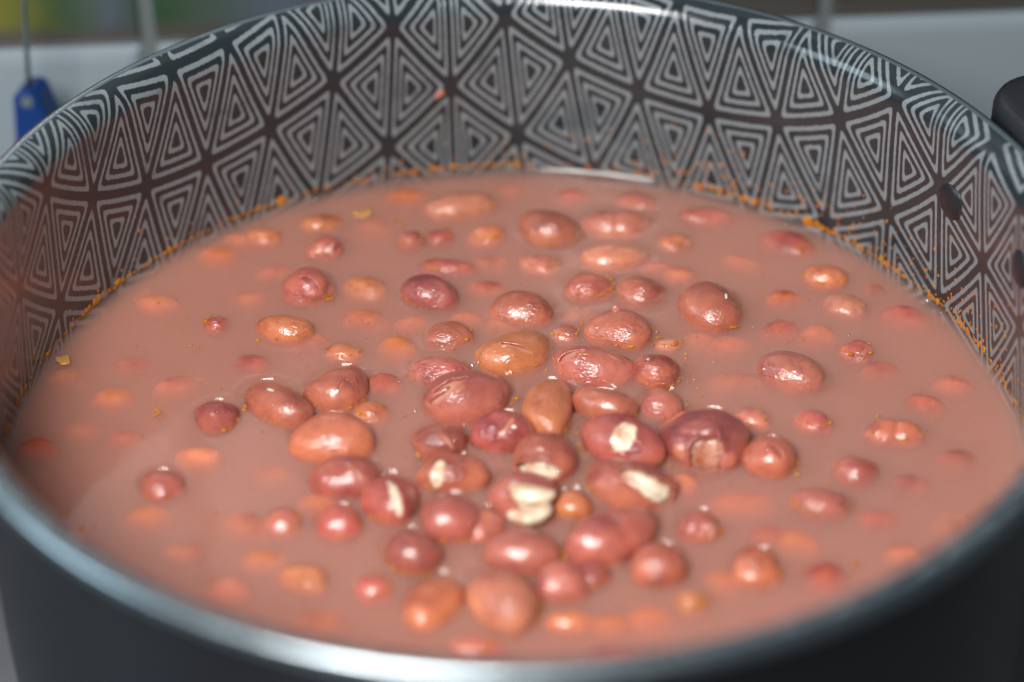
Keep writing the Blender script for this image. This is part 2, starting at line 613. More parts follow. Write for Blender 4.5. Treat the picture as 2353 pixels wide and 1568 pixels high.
def patch_on(name, sa, lump, kid, d, ra, rb, rise, mat, parent, tangent=(0, 0, 1), color=None):
    """a small raised oval lying on the bean (its eye, or a loose flap)"""
    d = np.array(d) / np.linalg.norm(d)
    t = np.array(tangent, float); t -= (t @ d) * d; t /= np.linalg.norm(t)
    u = np.cross(d, t)
    V = []; n, seg = 6, 18
    for i in range(n):
        f = (i + .001) / (n - 1)
        for j in range(seg):
            a = 2 * math.pi * j / seg
            q = d + t * ra * f * math.cos(a) + u * rb * f * math.sin(a)
            q /= np.linalg.norm(q)
            P = bean_surface(q[None], sa, lump, kid)[0]
            V.append(tuple(P * (1 + rise * (1 - f ** 3) - 0.004 * (f > .99))))
    F = [tuple(f) for f in grid_faces(n, seg).tolist()]
    o = mesh_obj(name, V, F, mat, parent)
    if color: o.color = (*color, 1)
    return o


# kind: zc / c of the centre above the broth; meniscus height
KIND = {'E': (0.0, 0.0012), 'M': (-0.36, 0.0009), 'L': (-0.70, 0.0004), 'S': (-0.97, 0.0), 'D': (-1.17, 0.0)}
# x, y, length, height (px of the 2353 px photograph), tilt (deg), kind, colour, extras
BEANS = [
 (928,450,100,50,0,'S',ORANGE,{}),
 (1053,475,160,82,8,'M',SALMON,{'lab':'long pale orange bean floating at the back, left of the dark oval one'}),
 (1155,432,85,40,0,'D',SALMON,{}),
 (1308,447,80,45,0,'S',RED,{}),
 (1253,524,138,92,-15,'E',BROWN,{'lab':'smooth oval bean with one white highlight, nearest the bright line at the back'}),
 (1408,515,155,84,0,'M',SALMON,{'groove':.10,'lab':'grooved pale bean with two highlights near the back of the pot'}),
 (1452,465,110,55,-10,'L',ROSE,{}),
 (1617,497,125,50,0,'L',RED,{'lab':'flat red bean lying just under the surface by the right back wall'}),
 (1545,557,88,55,0,'L',ORANGE,{}),
 (1402,590,155,75,0,'M',SALMON,{'lab':'long smooth bean directly in front of the grooved pale bean'}),
 (730,510,105,55,5,'L',ORANGE,{}),
 (598,540,92,52,-5,'L',ORANGE,{'lab':'small orange bean with a highlight, nearest the left back wall'}),
 (852,520,105,75,0,'D',SALMON,{}),
 (740,570,90,62,0,'M',ROSE,{'crack':(.20,.20,60,.45,.12),'fc':PINK,'rough':1}),
 (935,553,55,48,0,'M',ROSE,{'rough':1}),
 (1000,543,65,52,0,'L',RED,{}),
 (1110,540,92,60,10,'L',ORANGE,{'rough':1}),
 (1022,612,140,56,-3,'L',RED,{'lab':'long narrow red bean showing only its back, behind the shiny dark bean'}),
 (1235,607,100,62,-10,'L',SALMON,{'crack':(.10,.30,-20,.50,.12),'fc':PINK,'rough':1}),
 (495,583,88,52,0,'S',ORANGE,{}),
 (698,655,112,84,0,'E',RED,{'crack':(.15,.35,-40,.45,.12),'fc':(.36,.10,.09),'rough':1,'lab':'crumpled dark pink bean on the left with small wet highlights'}),
 (832,660,120,74,-15,'L',ORANGE,{'lab':'smooth orange bean between the crumpled pink bean and the shiny dark bean'}),
 (980,672,122,84,-10,'E',DARK,{'lab':'shiny dark round bean with a large square white highlight'}),
 (1115,658,90,42,0,'S',SALMON,{}),
 (1187,713,145,88,-5,'M',BROWN,{'lab':'brown bean ringed by oil dots behind the creased orange bean'}),
 (1145,742,74,50,0,'D',SALMON,{}),
 (1345,662,108,76,8,'M',BROWN,{'lab':'left one of the two beans touching side by side at the back'}),
 (1462,675,115,86,-15,'M',BROWN,{'lab':'right one of the two beans touching side by side at the back'}),
 (1555,630,78,45,0,'S',SALMON,{}),
 (1628,703,135,108,-35,'E',BROWN,{'eye':(.35,.62,.16,.06,65),'lab':'plump bean with a white eye standing high near its top right'}),
 (1803,562,130,78,-20,'L',RED,{'lab':'red bean slanting down to the right, closest to the right back wall'}),
 (1885,640,98,62,-5,'M',ORANGE,{'lab':'smooth pale orange bean near the right wall'}),
 (1795,685,74,48,0,'S',ORANGE,{}),
 (1937,705,116,68,-10,'L',SALMON,{'lab':'bean rimmed with oil just in front of the pale orange one at right'}),
 (2070,727,115,64,-5,'S',ROSE,{}),
 (2000,665,52,38,0,'D',ROSE,{}),
 (1788,757,84,52,0,'S',ROSE,{}),
 (1960,808,84,64,0,'L',RED,{'crack':(.30,.30,50,.40,.12),'fc':PINK,'rough':1}),
 (1815,855,152,92,-20,'E',ROSE,{'eye':(-.88,.2,.05,.03,90),'lab':'long glossy bean alone on the right with a white sparkle and oil dots'}),
 (350,690,95,48,-10,'S',SALMON,{}),
 (645,752,122,70,-5,'E',ORANGE,{'lab':'orange brown bean ringed with orange oil dots on the left'}),
 (487,742,62,45,0,'L',RED,{}),
 (828,733,112,60,0,'S',SALMON,{}),
 (905,797,88,62,0,'S',ORANGE,{}),
 (1020,775,114,72,0,'M',BROWN,{'rough':.6,'lab':'bean with a finely wrinkled dark top, left of the creased orange bean'}),
 (783,808,102,56,-5,'L',ORANGE,{'rough':.7}),
 (565,830,84,50,0,'S',ROSE,{}),
 (1413,757,158,92,-10,'E',BROWN,{'nub':1,'lab':'brown bean with a tiny raised flap of skin on top'}),
 (1293,767,76,52,0,'L',SALMON,{}),
 (1170,808,170,108,15,'E',ORANGE,{'crack':(.15,.45,-35,.55,.09),'fc':PINK,'lab':'big orange bean with a crease torn across its back'}),
 (1357,838,184,98,-10,'E',ROSE,{'crack':(-.55,.55,38,.45,.16),'fc':PINK,'flaps':[(-.25,.62,.22,.10,30,.07,ORANGE),(.45,.62,.22,.08,-20,.02,ORANGE)],'lab':'big glossy bean with skin torn at its left end, centre of the pot'}),
 (1503,850,98,84,0,'E',BROWN,{'bub':1,'lab':'small round bean carrying a clear bubble, right of the big glossy bean'}),
 (1525,790,62,38,0,'L',SALMON,{}),
 (1600,780,95,52,0,'D',SALMON,{}),
 (1003,850,140,72,-5,'M',ROSE,{'lab':'long rosy bean half hidden behind the largest cracked bean'}),
 (768,888,126,104,20,'E',BROWN,{'crack':(.15,.35,75,.22,.05),'fc':PINK,'rough':.5,'lab':'round speckled brown bean above the wide smooth bean on the left'}),
 (1065,908,195,132,10,'E',ROSE,{'crack':(-.45,.42,48,.60,.20),'fc':PINK,'flaps':[(-.62,.30,.40,.10,52,.05,DARK),(-.12,.42,.22,.10,60,.05,SALMON)],'lab':'largest bean, deep red, its skin cracked open at upper left'}),
 (870,880,85,60,0,'S',ROSE,{}),
 (625,922,156,88,-22,'E',BROWN,{'eye':(-.12,.80,.13,.09,-5),'lab':'glossy bean with a white eye on top, left of the speckled brown bean'}),
 (487,950,92,74,0,'E',DARK,{'crack':(.05,.35,10,.40,.10),'fc':(.36,.10,.09),'rough':1,'lab':'small dark wrinkled bean at the left end of the cluster'}),
 (845,945,88,60,-10,'L',ORANGE,{}),
 (755,1000,184,112,-5,'E',(0.58, 0.175, 0.092),{'lab':'wide smooth orange bean with a bright highlight low in its middle'}),
 (250,905,84,52,0,'S',ORANGE,{}),
 (145,860,94,52,0,'D',SALMON,{}),
 (300,830,94,42,0,'D',ROSE,{}),
 (75,1028,84,52,0,'S',RED,{'lab':'faint red sunken bean nearest the left wall'}),
 (275,1000,74,50,0,'D',ROSE,{}),
 (450,1045,94,52,0,'S',SALMON,{}),
 (1252,937,108,110,80,'E',ORANGE,{'lab':'smooth orange egg shaped bean pointing at the camera with a streak highlight'}),
 (1380,927,140,76,-12,'E',BROWN,{'bubs':1,'lab':'bean with a curved glint and tiny bubbles below the big glossy bean'}),
 (1510,932,98,76,-5,'M',ROSE,{'lab':'plain rosy bean with a bright arc of broth behind it'}),
 (1720,960,95,56,-10,'L',SALMON,{}),
 (1860,968,92,62,-20,'L',RED,{}),
 (2118,925,78,48,-15,'S',ROSE,{}),
 (2050,995,138,66,-5,'M',BROWN,{'groove':.14,'rough':.5,'lab':'bean with a pale groove across it near the right wall'}),
 (1612,1008,190,150,0,'E',(0.36, 0.088, 0.080),{'crack':(-.05,-.15,80,.62,.36),'fc':(.60,.30,.21),'flaps':[(-.15,.55,.62,.34,8,.12,(0.40, .10, .09)),(-.62,-.15,.34,.24,80,.08,SALMON),(.45,-.35,.30,.22,80,.06,ROSE)],'rough':.6,'bubs':1,'lab':'big dark broken bean with a torn skin flap, right of centre'}),
 (1418,1010,195,106,-20,'E',RED,{'crack':(-.10,.40,68,.62,.22),'bubs':1,'lab':'red bean split by a pale upright wedge, left of the dark broken bean'}),
 (1143,988,140,96,0,'E',RED,{'crack':(.10,.30,62,.55,.09),'fc':PINK,'eye':(.35,.35,.09,.08,0),'bubs':1,'rough':.6,'lab':'wet red bean with a cream nub, in front of the largest cracked bean'}),
 (1003,1010,122,88,5,'E',BROWN,{'crack':(.25,.20,-55,.45,.09),'fc':PINK,'bubs':1,'rough':.4,'lab':'brown bean with a bright arc at its left, below the largest cracked bean'}),
 (1238,1047,146,112,-10,'E',BROWN,{'crack':(-.15,-.25,-5,.62,.30),'bubs':1,'lab':'bean with a whitish patch in front, just above the curled pale one'}),
 (1757,1048,112,94,-15,'E',BROWN,{'crack':(.15,.45,-50,.45,.12),'fc':(.40,.12,.10),'rough':.4,'lab':'round brown bean to the right of the dark broken bean'}),
 (785,1090,160,98,0,'E',RED,{'crack':(.30,.35,-62,.50,.08),'fc':PINK,'rough':.4,'bubs':1,'lab':'wide red bean below the wide smooth orange bean'}),
 (1025,1082,160,84,0,'E',BROWN,{'crack':(-.34,.10,86,.75,.22),'lab':'bean with a narrow pale crack at its left side'}),
 (1192,1132,160,112,0,'E',ROSE,{'crack':(.35,.05,-12,.62,.50),'lobes':[(1208,1134,116,60,-10,.0046),(1216,1182,106,58,14,.0026)],'lab':'red bean whose pale inside curls out to the right'}),
 (1443,1105,190,114,-15,'E',BROWN,{'crack':(.30,.10,-50,.85,.34),'lab':'big bean with the widest cream wedge showing, right of centre'}),
 (883,1140,122,116,-28,'E',RED,{'crack':(.22,.30,-72,.72,.19),'bubs':1,'lab':'red bean with a pale stripe down its right side'}),
 (360,1118,92,84,0,'M',ROSE,{'rough':.5,'lab':'lone bean with a highlight at the left front of the pot'}),
 (1953,1083,98,76,-20,'M',RED,{'rough':.6,'lab':'dark oily bean at right, above the smooth oval one with an oil rim'}),
 (2090,1108,84,62,0,'S',ROSE,{}),
 (1878,1160,134,82,-5,'M',ROSE,{'lab':'smooth oval bean with an orange oil rim at the right front'}),
 (620,1080,105,62,0,'D',SALMON,{}),
 (640,1200,88,80,0,'L',ROSE,{}),
 (770,1203,94,82,0,'M',RED,{}),
 (1025,1185,140,108,-5,'E',ROSE,{'bubs':1,'lab':'pinkish bean with a round white highlight, below the narrow pale crack'}),
 (1100,1205,90,90,20,'M',SALMON,{}),
 (1305,1160,84,70,0,'M',ORANGE,{}),
 (937,1263,126,98,-20,'E',DARK,{'bubs':1,'lab':'blurred dark red bean with an orange left end, in front'}),
 (1183,1262,178,102,-5,'E',ROSE,{'lab':'wide smooth pink bean in front with one pale highlight low left'}),
 (1400,1225,216,118,18,'E',ROSE,{'groove':.07,'bubs':1,'lab':'peanut shaped long bean tilted up to the right with big highlights'}),
 (1597,1212,92,80,0,'M',ROSE,{'crack':(.45,.05,70,.55,.16),'fc':PINK,'rough':1}),
 (1755,1225,84,48,0,'D',RED,{}),
 (1505,1297,134,96,0,'E',BROWN,{'bubs':1,'lab':'bubbly brown bean just right below the peanut shaped one'}),
 (1730,1310,112,96,0,'M',ORANGE,{'lab':'round pale orange bean in the right foreground'}),
 (1880,1320,104,80,0,'S',RED,{}),
 (2065,1265,84,44,0,'D',SALMON,{}),
 (1580,1380,98,74,0,'L',ORANGE,{}),
 (1280,1330,130,92,0,'E',ROSE,{'lab':'blurred pink bean with a round white glint below it, in front'}),
 (1352,1325,80,64,10,'M',DARK,{}),
 (690,1325,124,64,-10,'L',ORANGE,{'crack':(0,.1,-12,.6,.10),'fc':PINK}),
 (848,1350,88,84,-20,'L',RED,{}),
 (985,1385,116,116,50,'M',ORANGE,{'lab':'bright orange bean, blurred, left foreground of the cluster'}),
 (1145,1375,160,124,-32,'E',SALMON,{'bubs':1,'lab':'frontmost large bean with a tall white highlight'}),
 (1300,1425,134,66,0,'L',ORANGE,{}),
 (1085,1482,134,48,0,'L',RED,{}),
 (1400,1500,134,42,0,'D',RED,{}),
 (520,1345,94,52,0,'D',SALMON,{}),
 (410,1260,84,42,0,'D',SALMON,{}),
 (1560,1108,64,50,0,'S',SALMON,{}),
 (1690,875,130,52,0,'D',SALMON,{}),
 (1700,1150,150,60,0,'D',SALMON,{}),
 (2195,1200,120,60,0,'D',SALMON,{}),
 (1240,800,60,40,0,'D',SALMON,{}),
 (560,680,80,46,0,'D',SALMON,{}),
 (150,1230,90,50,0,'D',SALMON,{}),
 (2180,880,80,46,0,'D',SALMON,{}),
 (330,1180,100,60,10,'D',ORANGE,{}), (560,1200,110,60,-15,'D',ORANGE,{}), (180,980,90,50,0,'D',SALMON,{}), (390,880,90,50,15,'D',SALMON,{}),
 (700,780,90,50,0,'D',SALMON,{}), (1060,730,80,46,0,'D',SALMON,{}), (1120,600,80,44,10,'D',SALMON,{}), (620,620,80,44,0,'D',SALMON,{}),
 (1500,610,80,40,0,'D',ROSE,{}), (1700,600,90,44,-10,'D',SALMON,{}), (1870,770,90,48,0,'D',SALMON,{}), (2010,850,90,50,10,'D',ROSE,{}),
 (1780,1060,90,60,0,'D',SALMON,{}), (2010,1190,100,56,0,'D',ROSE,{}), (2190,1050,90,56,0,'D',ROSE,{}), (1820,1240,110,56,-10,'D',ORANGE,{}),
 (1660,1330,100,60,0,'D',ORANGE,{}), (1480,1420,120,60,10,'D',ORANGE,{}), (720,1420,120,60,0,'D',ORANGE,{}), (600,1280,110,56,0,'D',ORANGE,{}),
 (1330,720,80,44,0,'D',SALMON,{}), (930,1120,90,60,0,'D',ROSE,{}), (1560,960,90,50,0,'D',SALMON,{}), (720,1150,90,50,0,'D',ORANGE,{}),
 (1390,1430,100,50,0,'D',ORANGE,{}), (940,740,80,44,0,'D',SALMON,{}), (1660,790,100,50,10,'D',SALMON,{}), (500,510,70,36,0,'D',SALMON,{}),
]
EL = PITCH


def random_lump(rough):
    out = []
    for k in range(5):
        kv = rng.normal(size=3); kv = kv / np.linalg.norm(kv) * rng.uniform(1.5, 3.4)
        out.append((kv, rng.uniform(0, 6.28), 0.030))
    if rough:
        for k in range(9):
            kv = rng.normal(size=3); kv = kv / np.linalg.norm(kv) * rng.uniform(4, 9)
            out.append((kv, rng.uniform(0, 6.28), 0.020 * rough))
    return out


placed = []
for (px, py, Lp, Hp, ang, kd, colr, ex) in BEANS:
    f, H = KIND[kd]
    f = f + rng.uniform(-.06, .06)
    P0 = at(px, py, ZS)
    depth = (P0 - CAM) @ FW
    s = depth / 5500
    p_, q_ = Lp * s / 2, Hp * s / 2
    if kd in 'SD': p_ *= 1.22; q_ *= 1.30
    if kd in 'EM': p_ *= 1.05; q_ *= 1.07
    A = R(ang)
    yaw = math.atan2(math.sin(A) / .6, math.cos(A))
    b = q_ * (1.12 if kd in 'EM' else 1.2)
    b = min(b, p_ * .98)
    c = b * 0.92
    k = math.hypot(math.cos(yaw), .6 * math.sin(yaw))
    a = math.sqrt(max(b * b * 1.02, p_ * p_ - (c * .8 * math.sin(A)) ** 2)) / k
    a = min(max(a, b * 1.1), b * 2.2)
    zc = f * c
    P = at(px, py, ZS + (zc + .25 * c if kd in 'EM' else min(zc, 0) * .3))
    # stay off the wall
    r = math.hypot(P[0], P[1])
    lim = RW - min(a, b * 1.3)
    if r > lim: P[:2] *= lim / r
    placed.append(dict(P=np.array([P[0], P[1], ZS + zc]), sa=(a, b, c), yaw=yaw, f=f, H=H, kd=kd, col=colr, ex=ex, px=px, py=py, dip=(py > 865 and kd in 'EM' and px < 1850), crz=rng.uniform(1.4, 2.0), cro=rng.uniform(.0006, .0012)))


def tone(c):
    if c not in (ORANGE, SALMON, ROSE, BROWN, DARK, RED): return 'brown'
    return {ORANGE: 'orange', SALMON: 'pale salmon', ROSE: 'rosy', BROWN: 'brown', DARK: 'dark red', RED: 'red'}[c]


marks = [q for q in placed if 'lab' in q['ex']]
used = set()
def auto_label(q):
    state = {'E': 'floating', 'M': 'half sunk', 'L': 'barely surfacing', 'S': 'sunken', 'D': 'deep blurred'}[q['kd']]
    size = 'small' if q['sa'][0] < .0068 else ('large' if q['sa'][0] > .0085 else '')
    short = {}
    for m_ in sorted(marks, key=lambda m_: np.hypot(m_['px'] - q['px'], (m_['py'] - q['py']) * 1.4)):
        dx, dy = q['px'] - m_['px'], (q['py'] - m_['py']) * 1.4
        w1 = 'left of' if dx < 0 else 'right of'
        w2 = 'behind' if dy < 0 else 'in front of'
        rel = w1 if abs(dx) > 2 * abs(dy) else (w2 if abs(dy) > 2 * abs(dx) else (w2 if abs(dy) > abs(dx) else w1))
        ref = m_['ex']['lab']
        for cut in (' with ', ', ', ' near ', ' ringed', ' between', ' floating', ' lying', ' showing', ' directly', ' standing', ' slanting', ' rimmed', ' just', ' alone', ' split', ' touching', ' above', ' below', ' pointing', ' carrying', ' half hidden', ' whose', ' at ', ' to the', ' on the', ' in the', ' in front'):
            pass
        words = ref.split()
        ref = ' '.join(words)
        lab = ' '.join(x for x in (size, tone(q['col']), state, 'bean', rel, 'the', REF[m_['ex']['lab']]) if x)
        if lab not in used:
            return lab
    return None


REFS = ['long pale orange bean at the back','smooth oval back bean','grooved pale bean','flat red bean by the wall','long smooth bean at the back',
 'small orange bean with highlight','long narrow red bean','crumpled dark pink bean','smooth orange bean at left','shiny dark round bean','brown bean behind the creased one',
 'left bean of the touching pair','right bean of the touching pair','plump bean with white eye','slanting red bean at right','smooth pale orange bean at right',
 'oil rimmed bean at right','long glossy bean at right','oil ringed bean at left','wrinkled dark topped bean','bean with raised skin flap','creased orange bean',
 'big glossy torn bean','bubble carrying bean','long rosy bean','speckled brown bean','largest cracked bean','white eyed glossy bean','small dark wrinkled bean',
 'wide smooth orange bean','red bean nearest left wall','egg shaped orange bean','bean with curved glint','plain rosy bean','pale grooved bean at right','dark broken bean',
 'bean with pale upright wedge','cream nubbed red bean','brown bean beside a bright arc','whitish patched bean','round brown bean at right','wide red bean','bean with narrow pale crack',
 'pale curled bean','bean with widest cream wedge','pale striped red bean','lone bean at left front','dark oily bean at right','smooth oval bean at right front',
 'pinkish bean with round highlight','blurred dark red bean','wide smooth pink bean','peanut shaped bean','bubbly brown bean','round pale orange bean','blurred pink bean in front','bright orange blurred bean','frontmost large bean']
REF = {m_['ex']['lab']: r_ for m_, r_ in zip(marks, REFS)}
assert len(REFS) == len(marks), (len(REFS), len(marks))

for q in placed:
    ex, sa, kd = q['ex'], q['sa'], q['kd']
    rough = ex.get('rough', rng.uniform(.15, .5))
    lump = random_lump(rough)
    kid = rng.uniform(.10, .30) * rng.choice([-1, 1])
    q['lump'], q['kid'] = lump, kid
    roll = rng.uniform(-.25, .25)
    jit = rng.uniform(.88, 1.12)
    colr = tuple(min(1, v * jit * (1 + rng.uniform(-.06, .06))) for v in q['col'])
    if kd in 'SD': colr = (colr[0] * 1.02, colr[1] * .98, colr[2] * .90)
    res = (30, 46) if kd in 'EM' else (18, 28)
    grv = ex.get('groove', 0)
    if 'crack' in ex:
        dx, dy, ta, hl, hw = ex['crack']
        root = empty('kidney_bean', q['P'], q['yaw'])
        pole = view_dir(dx, dy, q['yaw'])
        tw = RT * math.cos(R(ta)) + UP * math.sin(R(ta))
        ca, s_ = math.cos(-q['yaw']), math.sin(-q['yaw'])
        tl = np.array([tw[0] * ca - tw[1] * s_, tw[0] * s_ + tw[1] * ca, tw[2]])
        skin_mesh('skin', sa, lump, kid, root, colr, pole, (hl, hw), (34, 64), tangent=tl)
        seam = np.cross(pole, tl) if hw > .2 else None
        flesh_mesh(sa, lump, kid, root, .885 if hw > .25 else .955, seam, ex.get('fc', (.86, .76, .60)))
    else:
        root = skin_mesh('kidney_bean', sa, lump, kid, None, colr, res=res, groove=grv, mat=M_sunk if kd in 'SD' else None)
        root.location = q['P']
        root.rotation_euler = (roll if kd in 'SDL' else 0, 0, q['yaw'])
    for (dx, dy, ra, rb, ta, rise, fcol) in ex.get('flaps', []):
        tw = view_dir(math.cos(R(ta)) * .9, math.sin(R(ta)) * .9, q['yaw'])
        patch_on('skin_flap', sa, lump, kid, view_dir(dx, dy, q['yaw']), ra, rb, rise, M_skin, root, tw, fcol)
    for (lx, ly, ll, lh, la, up) in ex.get('lobes', []):
        Pl = at(lx, ly, ZS + up)
        sc_ = ((Pl - CAM) @ FW) / 5500
        yl = math.atan2(math.sin(R(la)) / .6, math.cos(R(la)))
        lmp = random_lump(.8)
        lo = flesh_mesh((ll * sc_ / 2, lh * sc_ / 2, lh * sc_ / 2 * .7), lmp, .7, root, 1.0, None, (.90, .80, .62))
        rel = Vector(Pl) - Vector(q['P'])
        lo.location = Matrix.Rotation(-q['yaw'], 3, 'Z') @ rel
        lo.rotation_euler = (0, 0, yl - q['yaw'])
    if 'eye' in ex:
        dx, dy, ra, rb, ta = ex['eye']
        d = view_dir(dx, dy, q['yaw'])
        tw = view_dir(math.cos(R(ta)) * .9, math.sin(R(ta)) * .9, q['yaw'])
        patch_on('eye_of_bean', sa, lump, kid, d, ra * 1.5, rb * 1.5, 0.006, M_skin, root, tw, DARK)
        patch_on('hilum', sa, lump, kid, d, ra, rb, 0.022, M_hilum, root, tw)
    if 'nub' in ex:
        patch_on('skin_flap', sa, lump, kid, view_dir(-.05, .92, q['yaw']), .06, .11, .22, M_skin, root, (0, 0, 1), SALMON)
    lab = ex.get('lab') or auto_label(q)
    used.add(lab)
    tag(root, lab, 'bean', 'cooked beans in the soup')

# ================================================================== the broth
def broth_material():
    m, nt, out = new_mat('murky_broth')
    g = NT(nt)
    tr = g.n('ShaderNodeBsdfTransparent')
    gl = g.n('ShaderNodeBsdfGlossy', Roughness=0.075)
    fr = g.n('ShaderNodeFresnel', IOR=1.36)
    tc = g.n('ShaderNodeTexCoord')
    mx = g.n('ShaderNodeMixShader')
    geo = g.n('ShaderNodeNewGeometry')
    fac = g.m('MULTIPLY', fr.outputs[0], g.m('SUBTRACT', 1.0, geo.outputs['Backfacing']))
    nt.links.new(fac, mx.inputs[0])
    nt.links.new(tr.outputs[0], mx.inputs[1]); nt.links.new(gl.outputs[0], mx.inputs[2])
    nt.links.new(mx.outputs[0], out.inputs['Surface'])
    pv = g.n('ShaderNodeVolumePrincipled')
    pv.inputs['Color'].default_value = (0.893, 0.622, 0.527, 1)
    pv.inputs['Density'].default_value = 340.0
    pv.inputs['Anisotropy'].default_value = 0.1
    nt.links.new(pv.outputs[0], out.inputs['Volume'])
    m.cycles.homogeneous_volume = True
    return m


M_broth = broth_material()
nr, ns = 400, 1500
rad = np.linspace(0.0002, RW + 0.0006, nr)
tt = np.linspace(0, 2 * np.pi, ns, endpoint=False)
RR, TT = np.meshgrid(rad, tt, indexing='ij')
BX, BY = (RR * np.cos(TT)).ravel(), (RR * np.sin(TT)).ravel()


def menis(BX, BY, keep=None):
    acc = np.zeros_like(BX); neg = np.zeros_like(BX)
    for q in placed:
        if q['H'] <= 0: continue
        a, b, c = q['sa']
        k = math.sqrt(max(0.05, 1 - q['f'] ** 2))
        dx, dy = BX - q['P'][0], BY - q['P'][1]
        sel = (dx * dx + dy * dy) < (a + .014) ** 2
        ca, s_ = math.cos(q['yaw']), math.sin(q['yaw'])
        X = (dx[sel] * ca + dy[sel] * s_); Y = (-dx[sel] * s_ + dy[sel] * ca)
        ea, eb = a * k * .98, b * k * .98
        rho = np.sqrt((X / ea) ** 2 + (Y / eb) ** 2) + 1e-6
        gr = np.sqrt((X / ea ** 2) ** 2 + (Y / eb ** 2) ** 2) / rho + 1e-6
        d = (rho - 1) / gr
        h = q['H'] * np.exp(-np.maximum(d, -0.0003) / (.0008 if q['dip'] else .0013))
        if q['dip']:
            th_ = np.arctan2(dy[sel], dx[sel])
            wt = np.clip(.25 + .95 * np.cos(th_ - q['crz']), 0, 1)
            neg[sel] += .00105 * wt / (1 + np.exp(np.clip((d - q['cro'] - .62 * c * np.clip(np.sin(th_), 0, 1) * (1 + q['f'])) / .00022, -50, 50)))
        else: acc[sel] += h ** 2.2
    h = acc ** (1 / 2.2) - neg
    rr = np.sqrt(BX ** 2 + BY ** 2)
    h += .0021 * np.exp(-np.maximum(RW - rr, 0) / .0010)
    h += 2.0e-5 * (np.sin(BX * 260 + 2 * np.sin(BY * 120)) + np.sin(BY * 310 + BX * 140))
    return h


BZ = ZS + menis(BX, BY)
V = np.stack([BX, BY, BZ], -1)
low = np.stack([(RW - .0005) * np.cos(tt), (RW - .0005) * np.sin(tt), np.full(ns, .030)], -1)
low2 = low.copy(); low2[:, :2] *= 0.9; low2[:, 2] = .0062
V = np.concatenate([V, low, low2, [[0, 0, float(BZ[0])]], [[0, 0, .0062]]])
i, j = np.meshgrid(np.arange(nr + 1), np.arange(ns), indexing='ij')
j2 = (j + 1) % ns
F = np.stack([i * ns + j, (i + 1) * ns + j, (i + 1) * ns + j2, i * ns + j2], -1).reshape(-1, 4)
F = [tuple(f) for f in F.tolist()]
ct, cb = len(V) - 2, len(V) - 1
for j_ in range(ns):
    F.append((ct, j_, (j_ + 1) % ns))
    F.append((cb, (nr + 1) * ns + (j_ + 1) % ns, (nr + 1) * ns + j_))
broth = mesh_obj('broth', V, F, M_broth)
tag(broth, 'cloudy pinkish brown bean broth filling the patterned pot', 'broth', kind='stuff')

# ================================================================== oil drops, bubbles
def oil_material():
    m, nt, out = new_mat('orange_oil')
    g = NT(nt)
    tc = g.n('ShaderNodeTexCoord')
    n1 = g.n('ShaderNodeTexNoise', Vector=tc.outputs['Object'], Scale=300.0, Detail=1.0)
    p = g.n('ShaderNodeBsdfPrincipled')
    nt.links.new(g.ramp(n1.outputs[0], [(.35, (.58, .16, .006)), (.65, (.66, .27, .012))]), p.inputs['Base Color'])
    p.inputs['Roughness'].default_value = 0.12
    p.inputs['Alpha'].default_value = 0.82
    nt.links.new(p.outputs[0], out.inputs[0])
    return m


def bubble_material():
    m, nt, out = new_mat('bubble_film')
    g = NT(nt)
    tr = g.n('ShaderNodeBsdfTransparent')
    gl = g.n('ShaderNodeBsdfGlossy', Roughness=0.03)
    lw = g.n('ShaderNodeLayerWeight', Blend=0.35)
    mx = g.n('ShaderNodeMixShader')
    nt.links.new(g.m('MULTIPLY_ADD', lw.outputs['Facing'], 0.55, 0.12), mx.inputs[0])
    nt.links.new(tr.outputs[0], mx.inputs[1]); nt.links.new(gl.outputs[0], mx.inputs[2])
    nt.links.new(mx.outputs[0], out.inputs[0])
    return m


M_oil = oil_material(); M_bub = bubble_material()


def sphere_unit(n=6, seg=10):
    V = [(0, 0, 1)]
    for i in range(1, n):
        a = math.pi * i / n
        for j in range(seg):
            b = 2 * math.pi * j / seg
            V.append((math.sin(a) * math.cos(b), math.sin(a) * math.sin(b), math.cos(a)))
    V.append((0, 0, -1))
    F = []
    for j in range(seg): F.append((0, 1 + j, 1 + (j + 1) % seg))
    for i in range(n - 2):
        for j in range(seg):
            a, b = 1 + i * seg + j, 1 + i * seg + (j + 1) % seg
            F.append((a, a + seg, b + seg)); F.append((a, b + seg, b))
    e = len(V) - 1
    for j in range(seg): F.append((e, 1 + (n - 2) * seg + (j + 1) % seg, 1 + (n - 2) * seg + j))
    return np.array(V), np.array(F)


class Blobs:
    def __init__(s, n=5, seg=9):
        s.U, s.Fc = sphere_unit(n, seg); s.V = []; s.F = []; s.k = 0

    def add(s, P, r, flat=(1, 1, 1), rot=None):
        v = s.U * (np.array(flat) * r)
        if rot is not None: v = v @ rot.T
        s.V.append(v + P); s.F.append(s.Fc + s.k); s.k += len(s.U)

    def build(s, name, mat, parent=None):
        return mesh_obj(name, np.concatenate(s.V), np.concatenate(s.F), mat, parent)


def h_at(x, y):
    return ZS + float(menis(np.array([x]), np.array([y]))[0])


def outside(x, y, me=None, m=1.02):
    for q in placed:
        if q is me or q['H'] <= 0: continue
        dx, dy = x - q['P'][0], y - q['P'][1]
        ca, s_ = math.cos(q['yaw']), math.sin(q['yaw'])
        k = math.sqrt(max(.05, 1 - q['f'] ** 2))
        if ((dx * ca + dy * s_) / (q['sa'][0] * k)) ** 2 + ((-dx * s_ + dy * ca) / (q['sa'][1] * k)) ** 2 < m: return False
    return True


